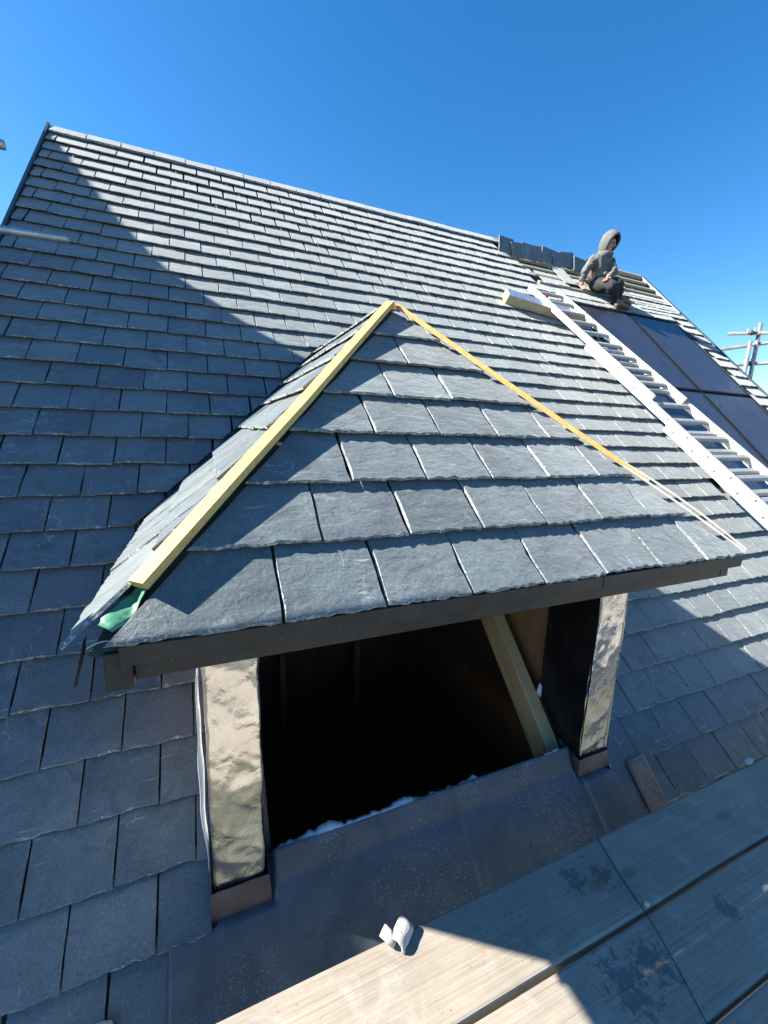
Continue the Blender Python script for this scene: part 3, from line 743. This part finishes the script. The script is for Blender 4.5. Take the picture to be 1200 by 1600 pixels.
# ------------------------------------------------------------------ loose slates leaning along the ridge
ls = [(4.10, 80, -4, .0), (4.33, 77, 6, .0), (4.50, 80, -3, .0), (4.74, 75, 5, .0), (4.90, 79, -8, .0), (5.12, 76, 4, .0), (5.33, 78, 7, .0), (5.52, 76, -6, .0), (5.86, 78, 9, .0), (4.52, 35, 6, .12)]
ll = ['leftmost loose dark slate leaning at the ridge, where the finished slates end', 'second loose dark slate from the left leaning along the unfinished ridge', 'third loose dark slate from the left leaning along the unfinished ridge',
      'fourth loose dark slate from the left leaning along the unfinished ridge', 'fifth loose dark slate from the left leaning along the unfinished ridge', 'sixth loose dark slate from the left, just left of the roofer',
      'loose dark slate half hidden behind the roofer\'s arm', 'loose dark slate leaning behind the roofer\'s back', 'rightmost loose dark slate standing behind the roofer', 'crooked loose slate propped on top of the others at the ridge']
for (xx, ang, rz, dz), lb in zip(ls, ll):
    a = math.radians(ang); sx = Vector((0, math.cos(a), math.sin(a))); nx = Vector((0, -math.sin(a), math.cos(a)))
    g = slate_geo(rect(.25 + .04 * rs.random(), .23), .23, rs, zb=.006, zt=.006, th=.008)
    g[0].extend([])
    base = W(xx, 5.58 + .13 * rs.random(), .036) + Vector((0, dz * 1.3, dz * 1.6))
    o = put('loose_slate', slate_me('loose_slate', g), None, frame(XA, sx, nx, base) @ Matrix.Rotation(math.radians(rz), 4, 'Z'))
    md = o.modifiers.new('thickness', 'SOLIDIFY'); md.thickness = .006
    tag(o, lb, 'slate', 'loose slates leaning along the ridge')
o = put('loose_slate', slate_me('loose_slate', slate_geo(rect(.25, .44), .44, rs, zb=.01, zt=.01)), None, frame(XA, SA, NA, W(5.02, 5.12, .036)) @ Matrix.Rotation(.05, 4, 'Z'))
tag(o, 'loose slate lying flat across the bare battens left of the roofer', 'slate', 'loose slates on the battens')
o = put('loose_slate', slate_me('loose_slate', slate_geo(rect(.25, .44), .44, rs, zb=.01, zt=.01)), None, frame(XA, SA, NA, W(6.25, 5.40, .036)) @ Matrix.Rotation(-.04, 4, 'Z'))
tag(o, 'loose slate lying flat across the bare battens right of the roofer', 'slate', 'loose slates on the battens')

# ------------------------------------------------------------------ roofer
def skin_body(name, pts, edges, mat, parent, sub=2):
    me = bpy.data.meshes.new(name); me.from_pydata([p[:3] for p in pts], edges, []); me.materials.append(mat)
    o = put(name, me, parent)
    sk = o.modifiers.new('skin', 'SKIN'); sk.use_smooth_shade = True
    for v, p in zip(me.skin_vertices[0].data, pts): v.radius = (p[3], p[4] if len(p) > 4 else p[3])
    me.skin_vertices[0].data[0].use_root = True
    sb = o.modifiers.new('sub', 'SUBSURF'); sb.levels = sub; sb.render_levels = sub
    return o
HIP = (5.47, 3.56, 3.68)
body = skin_body('person', [
    (5.47, 3.56, 3.70, .12), (5.47, 3.53, 3.85, .11), (5.46, 3.50, 3.98, .12), (5.47, 3.49, 4.07, .055), (5.50, 3.46, 4.14, .055), (5.52, 3.44, 4.22, .085, .075), (5.525, 3.44, 4.29, .075),
    (5.28, 3.50, 3.99, .05), (5.19, 3.53, 3.82, .04), (5.205, 3.585, 3.68, .027), (5.21, 3.58, 3.645, .03),
    (5.60, 3.45, 3.99, .05), (5.55, 3.36, 3.82, .04), (5.40, 3.31, 3.71, .027), (5.37, 3.29, 3.69, .03),
    (5.40, 3.50, 3.68, .085), (5.38, 3.19, 3.575, .06), (5.60, 3.33, 3.44, .04), (5.70, 3.31, 3.41, .035),
    (5.56, 3.50, 3.68, .085), (5.58, 3.27, 3.655, .06), (5.76, 3.42, 3.52, .04), (5.86, 3.41, 3.49, .035)],
    [(0,1),(1,2),(2,3),(3,4),(4,5),(5,6),(2,7),(7,8),(8,9),(9,10),(2,11),(11,12),(12,13),(13,14),(0,15),(15,16),(16,17),(17,18),(0,19),(19,20),(20,21),(21,22)], M_skin, None)
tag(body, 'roofer in grey hood and dark trousers sitting on the battens near the ridge', 'person')
def fingers(base, d, side, parent):
    for k in range(4):
        b = Vector(base) + Vector(side) * (k - 1.5) * .017
        t1 = b + Vector(d) * (.045 + .008 * (k in (1, 2))); t2 = t1 + Vector(d) * .028 + Vector((0, 0, -.012))
        skin_body('finger', [(*b, .009), (*t1, .008), (*t2, .007)], [(0, 1), (1, 2)], M_skin, parent, 1)
    b = Vector(base) + Vector(side) * .035; t = b + Vector(d) * .02 + Vector(side) * .03
    skin_body('thumb', [(*b, .010), (*((b + t) / 2), .009), (*t, .008)], [(0, 1), (1, 2)], M_skin, parent, 1)
fingers((5.205, 3.565, 3.64), Vector((-.35, -.62, -.66)).normalized(), Vector((.85, -.5, 0)).normalized(), body)
fingers((5.36, 3.285, 3.685), Vector((-.8, -.2, -.5)).normalized(), Vector((.3, -.9, 0)).normalized(), body)
FOLD = bpy.data.textures.new('folds', 'CLOUDS'); FOLD.noise_scale = .075; FOLD.noise_depth = 2
def folds(o, st):
    md = o.modifiers.new('folds', 'DISPLACE'); md.texture = FOLD; md.strength = st; md.mid_level = .5; md.texture_coords = 'GLOBAL'
hood = skin_body('hoodie', [
    (5.47, 3.56, 3.72, .165, .15), (5.475, 3.54, 3.84, .158), (5.465, 3.515, 3.95, .165, .145), (5.465, 3.50, 4.04, .115), (5.48, 3.49, 4.11, .085),
    (5.29, 3.505, 3.985, .072), (5.24, 3.515, 3.90, .064), (5.185, 3.535, 3.815, .058), (5.20, 3.57, 3.73, .045), (5.205, 3.58, 3.70, .046),
    (5.60, 3.45, 3.985, .072), (5.58, 3.40, 3.90, .064), (5.55, 3.36, 3.81, .058), (5.45, 3.325, 3.74, .045), (5.42, 3.315, 3.725, .046)],
    [(0,1),(1,2),(2,3),(3,4),(2,5),(5,6),(6,7),(7,8),(8,9),(2,10),(10,11),(11,12),(12,13),(13,14)], M_hood, body, 3)
folds(hood, .055)
skin_body('neck_roll', [(5.40, 3.50, 4.075, .045), (5.44, 3.42, 4.07, .04), (5.52, 3.40, 4.06, .04), (5.56, 3.45, 4.07, .045), (5.53, 3.53, 4.10, .055), (5.45, 3.56, 4.11, .06)], [(0,1),(1,2),(2,3),(3,4),(4,5),(5,0)], M_hood, hood)
skin_body('front_pocket', [(5.40, 3.40, 3.80, .035), (5.47, 3.385, 3.79, .04), (5.55, 3.40, 3.80, .035)], [(0,1),(1,2)], M_hood, hood)
# hood: open shell round the head
hc = Vector((5.515, 3.455, 4.235)); look = Vector((.08, -.85, -.50)).normalized(); hs_ = look.cross(Vector((0, 0, 1))).normalized(); hu = hs_.cross(look)
vs, fs = [], []; NU, NV = 20, 10
for j in range(NV + 1):
    ph = math.radians(12 + j * (128 - 12) / NV)          # angle from the back of the head to the rim
    for i in range(NU):
        a = 2 * math.pi * i / NU
        r = .122 + .012 * math.sin(a) + .006 * noise.noise((3 * math.cos(a), 3 * math.sin(a), j * .5))
        p = hc + look * (-r * 1.05 * math.cos(ph)) + (hs_ * math.cos(a) * .86 + hu * math.sin(a) * 1.12) * r * math.sin(ph)
        if math.sin(a) < -.4: p += Vector((-.03, .03, -.035)) * (-math.sin(a) - .4)
        vs.append(p)
for j in range(NV):
    for i in range(NU): k = (i + 1) % NU; fs.append((j*NU+i, j*NU+k, (j+1)*NU+k, (j+1)*NU+i))
vs.append(hc - look * .13); c_ = len(vs) - 1
for i in range(NU): fs.append((c_, (i + 1) % NU, i))
ho = put('hood', mesh('hood', vs, fs, M_hood, smooth=True), hood); md = ho.modifiers.new('thickness', 'SOLIDIFY'); md.thickness = .012
# face details
fcx = Vector((5.52, 3.44, 4.225)) + look * .07
def blob(name, c, r, mat, parent, sc=(1, 1, 1)):
    bm = bmesh.new(); bmesh.ops.create_icosphere(bm, subdivisions=2, radius=r); bmesh.ops.scale(bm, vec=sc, verts=bm.verts)
    return put(name, bm_mesh(name, bm, mat, True), parent, Matrix.Translation(c))
blob('nose', fcx + look * .018 - hu * .008, .014, M_skin, body, (1, 1, 1.5))
for sg in (-1, 1): blob('eye', fcx + hs_ * sg * .028 + hu * .014 + look * .004, .009, M_black, body)
blob('mouth', fcx - hu * .042 + look * .004, .014, plain('lips', (.30,.12,.10), .5, 0, .1, 20, 0), body, (1.4, 1, .5))
trou = skin_body('trousers', [
    (5.47, 3.56, 3.69, .145, .125), (5.475, 3.55, 3.76, .14), (5.41, 3.50, 3.675, .105), (5.39, 3.33, 3.62, .09), (5.38, 3.18, 3.575, .082), (5.48, 3.25, 3.52, .072), (5.585, 3.325, 3.455, .066), (5.615, 3.335, 3.42, .06),
    (5.55, 3.50, 3.69, .105), (5.57, 3.38, 3.68, .09), (5.58, 3.26, 3.655, .082), (5.68, 3.34, 3.59, .072), (5.75, 3.41, 3.535, .066), (5.78, 3.43, 3.505, .06)],
    [(0,1),(0,2),(2,3),(3,4),(4,5),(5,6),(6,7),(0,8),(8,9),(9,10),(10,11),(11,12),(12,13)], M_trou, body, 3)
folds(trou, .05)
def shoe(heel, toe, parent):
    heel, toe = Vector(heel), Vector(toe); d = (toe - heel); L = d.length; d.normalize(); up = (NA + Vector((0, 0, .3))).normalized(); sd = up.cross(d).normalized(); up = d.cross(sd)
    prof = [(0, .032, .062), (.12, .038, .085), (.28, .040, .095), (.42, .040, .075), (.6, .046, .058), (.8, .048, .05), (.93, .038, .042), (1.0, .016, .03)]
    vs, fs = [], []; n = 12
    for t, w, h in prof:
        for i in range(n):
            a = 2 * math.pi * i / n; vs.append(heel + d * t * L + sd * w * math.cos(a) + up * (h / 2 + .012 + h / 2 * max(-.9, math.sin(a))))
    for k in range(len(prof) - 1):
        for i in range(n): j = (i + 1) % n; fs.append((k*n+i, (k+1)*n+i, (k+1)*n+j, k*n+j))
    fs += [tuple(range(n)), tuple(range((len(prof)-1)*n, len(prof)*n))[::-1]]
    me = mesh('shoe', vs, fs, M_shoe, smooth=True); bm = bmesh.new(); bm.from_mesh(me); bmesh.ops.recalc_face_normals(bm, faces=bm.faces); bm.to_mesh(me); bm.free()
    o = put('shoe', me, parent)
    vs, fs = [], []
    for z in (0, .018):
        for t, w, h in prof: vs.append(heel + d * t * L * 1.02 + sd * (w + .003) + up * z)
        for t, w, h in prof[::-1]: vs.append(heel + d * t * L * 1.02 - sd * (w + .003) + up * z)
    m = 2 * len(prof); fs = [tuple(range(m))[::-1], tuple(range(m, 2 * m))] + [(i, (i + 1) % m, (i + 1) % m + m, i + m) for i in range(m)]
    put('sole', mesh('sole', vs, fs, M_sole), o)
shoe(W(5.56, 4.66, .045), W(5.85, 4.68, .045), body); shoe(W(5.74, 4.82, .045), W(6.02, 4.84, .045), body)

# ------------------------------------------------------------------ scaffold boards
bl = ['sunlit weathered scaffold board nearest the dormer, with mortar scraps on it', 'second weathered scaffold board from the dormer, with dark stains', 'third scaffold board from the dormer, a sliver in the bottom right corner',
      'fourth scaffold board from the dormer, underfoot', 'fifth scaffold board from the dormer, underfoot', 'sixth scaffold board from the dormer, underfoot', 'seventh scaffold board from the dormer, at the outer edge']
def board(x0, x1, y0, y1, z, lab, grp):
    e = empty('scaffold_board', ((x0 + x1) / 2, (y0 + y1) / 2, z - .038), lab, 'scaffold board', grp)
    nx, vs, fs = 60, [], []
    w = y1 - y0
    prof = [(0, -.038), (0, -.007), (.002, -.002), (.008, 0), (.06, -.0006), (w / 2, -.0012), (w - .06, -.0006), (w - .008, 0), (w - .002, -.002), (w, -.007), (w, -.038)]
    for i in range(nx + 1):
        x = x0 + (x1 - x0) * i / nx
        for k, (a, b) in enumerate(prof):
            vs.append((x, y0 + a + .0035 * noise.noise((x * 2.2, y0 * 9 + (k > 5), 0)) * (a < .01 or a > w - .01), z + b + .003 * noise.noise((x * 1.1, y0 * 3, 5))))
    n = len(prof)
    for i in range(nx):
        for k in range(n):
            k2 = (k + 1) % n; fs.append((i*n+k, (i+1)*n+k, (i+1)*n+k2, i*n+k2))
    fs += [tuple(range(n)), tuple(range(nx*n, nx*n+n))[::-1]]
    me = mesh('plank', vs, fs, M_board); bm = bmesh.new(); bm.from_mesh(me); bmesh.ops.recalc_face_normals(bm, faces=bm.faces); bm.to_mesh(me); bm.free()
    put('plank', me, e)
    for xx in (x0, x1):
        box('end_band', (xx + (.0005 if xx == x1 else -.0005), (y0 + y1) / 2, z - .019), (.003, w - .01, .036), M_galv, e, .0005)
yb = -.598
gaps = [.012, .005, .008, .006, .009, .006, .006]
for k in range(4):
    y0 = yb - .226; board(-.30 - .04 * (k % 3), 2.72, y0, yb, 0.0 - .002 * (k % 2), bl[k], 'scaffold boards of the working platform')
    if k < 4:
        board(2.75, 6.4, y0, yb, -.001, ['scaffold board under the ladder foot, beyond the right edge', 'scaffold board beyond the right edge, second from the roof', 'scaffold board beyond the right edge, third from the roof', 'scaffold board beyond the right edge, fourth from the roof', 'scaffold board beyond the right edge, fifth from the roof', 'scaffold board beyond the right edge, sixth from the roof'][k], 'scaffold boards of the working platform')
    yb = y0 - gaps[k]
# transoms and standards under the platform
for n_, xx in enumerate((-.16, .95, 2.735, 4.6, 6.2)):
    t = tube('scaffold_tube', (xx, -.64, -.066), (xx, -1.9, -.066), .024, M_galv); tag(t, ['transom tube under the boards at their left end', 'transom tube under the boards before the dormer', 'transom tube under the boards where they meet', 'transom tube under the boards by the ladder', 'transom tube under the boards at the far right end'][n_], 'scaffold tube', 'platform tubes')
    t = tube('scaffold_tube', (xx + .06, -1.82, -6.2), (xx + .06, -1.82, -.04), .024, M_galv); tag(t, ['outer standard at the left end of the platform', 'outer standard before the dormer', 'outer standard where the boards meet', 'outer standard by the ladder', 'outer standard at the far right end'][n_], 'scaffold tube', 'platform tubes')

# things lying on the boards
def lump(name, c, size, mat, label, cat, seed, rot=0.0, parent=None):
    bm = bmesh.new(); bmesh.ops.create_icosphere(bm, subdivisions=3, radius=.5)
    for v in bm.verts: v.co *= 1 + .22 * noise.noise(v.co * 2.4 + Vector((seed, 0, 0))) + .08 * noise.noise(v.co * 7 + Vector((0, seed, 0)))
    bmesh.ops.scale(bm, vec=size, verts=bm.verts)
    o = put(name, bm_mesh(name, bm, mat), parent, Matrix.Translation(c) @ Matrix.Rotation(rot, 4, 'Z'))
    if label: tag(o, label, cat)
    return o
def curl(name, c, ax, r, L, arc, mat, label, cat):
    """bent offcut: part of a rough cylinder wall"""
    ax = Vector(ax).normalized(); u = Vector((0, 0, 1)); s = ax.cross(u).normalized(); vs, fs = [], []
    nu, nv = 12, 6
    for i in range(nu + 1):
        a = math.radians(arc[0] + (arc[1] - arc[0]) * i / nu)
        for j in range(nv + 1):
            rr = r * (1 + .12 * noise.noise((i * .4, j * .5, r * 100)))
            vs.append(Vector(c) + ax * L * (j / nv - .5 + .06 * noise.noise((i * .7, j, 1))) + (s * math.cos(a) + u * math.sin(a)) * rr)
    for i in range(nu):
        for j in range(nv): a = i * (nv + 1) + j; fs.append((a, a + nv + 1, a + nv + 2, a + 1))
    o = put(name, mesh(name, vs, fs, mat, smooth=True)); md = o.modifiers.new('thickness', 'SOLIDIFY'); md.thickness = .006; tag(o, label, cat); return o
curl('lead_offcut', (.452, -.612, .012), (.75, .55, 0), .020, .062, (-20, 200), M_mortar, 'curled grey offcut lying across the edge of the sunlit board', 'offcut')
tube('pipe_stub', (.402, -.590, .030), (.430, -.622, .014), .0155, M_pale); tag(bpy.data.objects['pipe_stub'], 'short pale tube stub poking over the edge of the sunlit board', 'offcut')
lump('pebble', (1.216, -.819, .006), (.019, .017, .014), M_pale, 'small pale pebble in the gap between two scaffold boards', 'pebble', 3)
lump('pebble', W(-.365, -.435, .045), (.075, .05, .05), M_mortar, 'rounded grey stone on the slates at the bottom left edge', 'stone', 7)
lump('pebble', (2.23, -.590, .012), (.05, .03, .025), M_mortar, 'small brown lump at the right end of the near board', 'stone', 9)
bm = bmesh.new()
def wire(name, pts, r, mat):
    cu = bpy.data.curves.new(name, 'CURVE'); cu.dimensions = '3D'; cu.bevel_depth = r; cu.bevel_resolution = 1
    sp = cu.splines.new('POLY'); sp.points.add(len(pts) - 1)
    for p, q in zip(sp.points, pts): p.co = (*q, 1)
    tmp = bpy.data.objects.new('tmp', cu); COL.objects.link(tmp)
    dg = bpy.context.evaluated_depsgraph_get(); me = bpy.data.meshes.new_from_object(tmp.evaluated_get(dg)); bpy.data.objects.remove(tmp)
    me.materials.clear(); me.materials.append(mat); return put(name, me)
bm.free()
o = wire('string', [(1.258, -.600, .003), (1.225, -.70, .0015), (1.198, -.80, .002), (1.195, -.83, -.0005), (1.177, -.88, .0015), (1.145, -.96, .0015), (1.10, -1.06, .002), (1.06, -1.2, .002)], .0012, M_black)
tag(o, 'thin dark string stretched across the scaffold boards', 'string')

# ------------------------------------------------------------------ scaffold tubes at the right, the left and an unseen sheet added to cast shadow
XS = 9.0
sc_r = [((9.0, 3.16, 3.50), (9.0, 3.20, -6.2), 'tall scaffold standard beyond the right verge, the taller of the two', 'v'),
        ((8.88, 3.20, 3.20), (8.88, 3.26, -6.2), 'shorter scaffold standard beyond the right verge, carrying the top coupler', 'v'),
        ((8.92, 3.60, 3.40), (9.10, 1.2, 3.02), 'top scaffold rail with an open end beyond the right verge', 'h'),
        ((9.1, 3.85, 3.17), (8.95, 1.4, 3.14), 'scaffold rail running behind the right verge just below the top rail', 'h'),
        ((9.06, 3.75, 2.87), (9.06, 1.2, 2.70), 'lower scaffold rail beyond the right verge', 'h')]
for a, b, lb, k in sc_r:
    t = tube('scaffold_tube', a, b, .032, M_galv); tag(t, lb, 'scaffold tube', 'scaffold tubes beyond the right verge')
def coupler(c, lb):
    e = empty('scaffold_coupler', c, lb, 'coupler', 'scaffold couplers')
    for k, ax in enumerate(((Vector((1,0,0)), Vector((0,1,0)), Vector((0,0,1))), (Vector((0,1,0)), Vector((0,0,1)), Vector((1,0,0))))):
        bm = bmesh.new(); bmesh.ops.create_cone(bm, cap_ends=True, segments=12, radius1=.044, radius2=.044, depth=.055); bmesh.ops.bevel(bm, geom=bm.edges[:], offset=.004, segments=1, affect='EDGES')
        put('clamp_half', bm_mesh('clamp_half', bm, M_coup), e, frame(*ax, Vector(c) + ax[2] * .01))
    for k in (-1, 1): box('bolt', Vector(c) + Vector((.0, .05 * k, .045)), (.018, .018, .06), M_galv, e, .002)
coupler((8.88, 3.22, 3.34), 'coupler holding the top rail to the shorter standard'); coupler((8.95, 3.22, 2.83), 'coupler where the lower rail crosses the standards')
# left tubes
t = tube('scaffold_tube', (-3.1, 2.1, 2.545), (-.775, 2.1, 2.605), .0242, M_galv); tag(t, 'scaffold tube end reaching over the slates at the left edge', 'scaffold tube', 'scaffold tubes at the left edge')
t = tube('scaffold_tube', (-3.1, 1.9, 2.93), (-.985, 1.9, 2.975), .0242, M_galv); tag(t, 'scaffold tube end against the sky at the left edge', 'scaffold tube', 'scaffold tubes at the left edge')
t = tube('scaffold_tube', (-.93, -1.30, 2.30), (-.93, .03, 2.30), .0242, M_galv); tag(t, 'guard rail tube carrying the added shadow sheet beyond the left edge', 'scaffold tube', 'scaffold tubes at the left edge')
t = tube('scaffold_tube', (-.98, -1.22, 0.02), (-.98, -1.22, 2.9), .0242, M_galv); tag(t, 'upright tube of the guard rail beyond the left edge', 'scaffold tube', 'scaffold tubes at the left edge')
TP = [(-.322, 1.44), (.044, 2.30), (-1.2, 2.30), (-1.2, 1.45)]  # added sheet out of view, outline set by the shadow edge on the boards
def sheetf(a, b):
    p0 = Vector(TP[3]).lerp(Vector(TP[0]), a); p1 = Vector(TP[2]).lerp(Vector(TP[1]), a); p = p0.lerp(p1, b)
    return Vector((-.90 + .02 * noise.noise((p.x * 4, p.y * 3, 0)), p.x, p.y))
TQ = [(-.230, 1.47), (.03, 1.46), (.03, 1.14), (-.098, 1.155)]  # added flap that closes the slanted corner of the board shadow
def tailf(a, b):
    p = Vector(TQ[0]).lerp(Vector(TQ[3]), a).lerp(Vector(TQ[1]).lerp(Vector(TQ[2]), a), b)
    return Vector((-.905 + .01 * noise.noise((p.x * 4, p.y * 3, 0)), p.x, p.y))
tp = rag('shadow_sheet', sheetf, 24, 20, M_shadow_sheet, None); rag('shadow_flap', tailf, 8, 4, M_shadow_sheet, tp); rag('shadow_flap', lambda a, b: Vector((-.91, -.36 + .125 * a + .05 * b, 1.44 + .15 * b)), 4, 4, M_shadow_sheet, tp); tag(tp, 'unseen blue sheet added beyond the left edge to cast shadow on the boards', 'shadow_sheet')

# ------------------------------------------------------------------ distant brown roof at the right
fr = empty('distant_house', (24.5, 9, -6.2), 'brown tiled roof just showing past the right verge', 'house')
vs = [(20, 1.5, 2.4), (20, 8.9, 2.4), (28, 8.9, 2.4), (28, 1.5, 2.4), (23.5, 1.5, 3.95), (23.5, 8.6, 3.95)]
put('roof', mesh('roof', vs, [(0, 4, 5, 1), (3, 2, 5, 4), (0, 3, 4), (1, 5, 2), (0, 1, 2, 3)], M_brown), fr)
prism_x('wall', [(1.8, -6.2), (8.6, -6.2), (8.6, 2.4), (1.8, 2.4)], 20.3, 27.7, M_brick, fr)
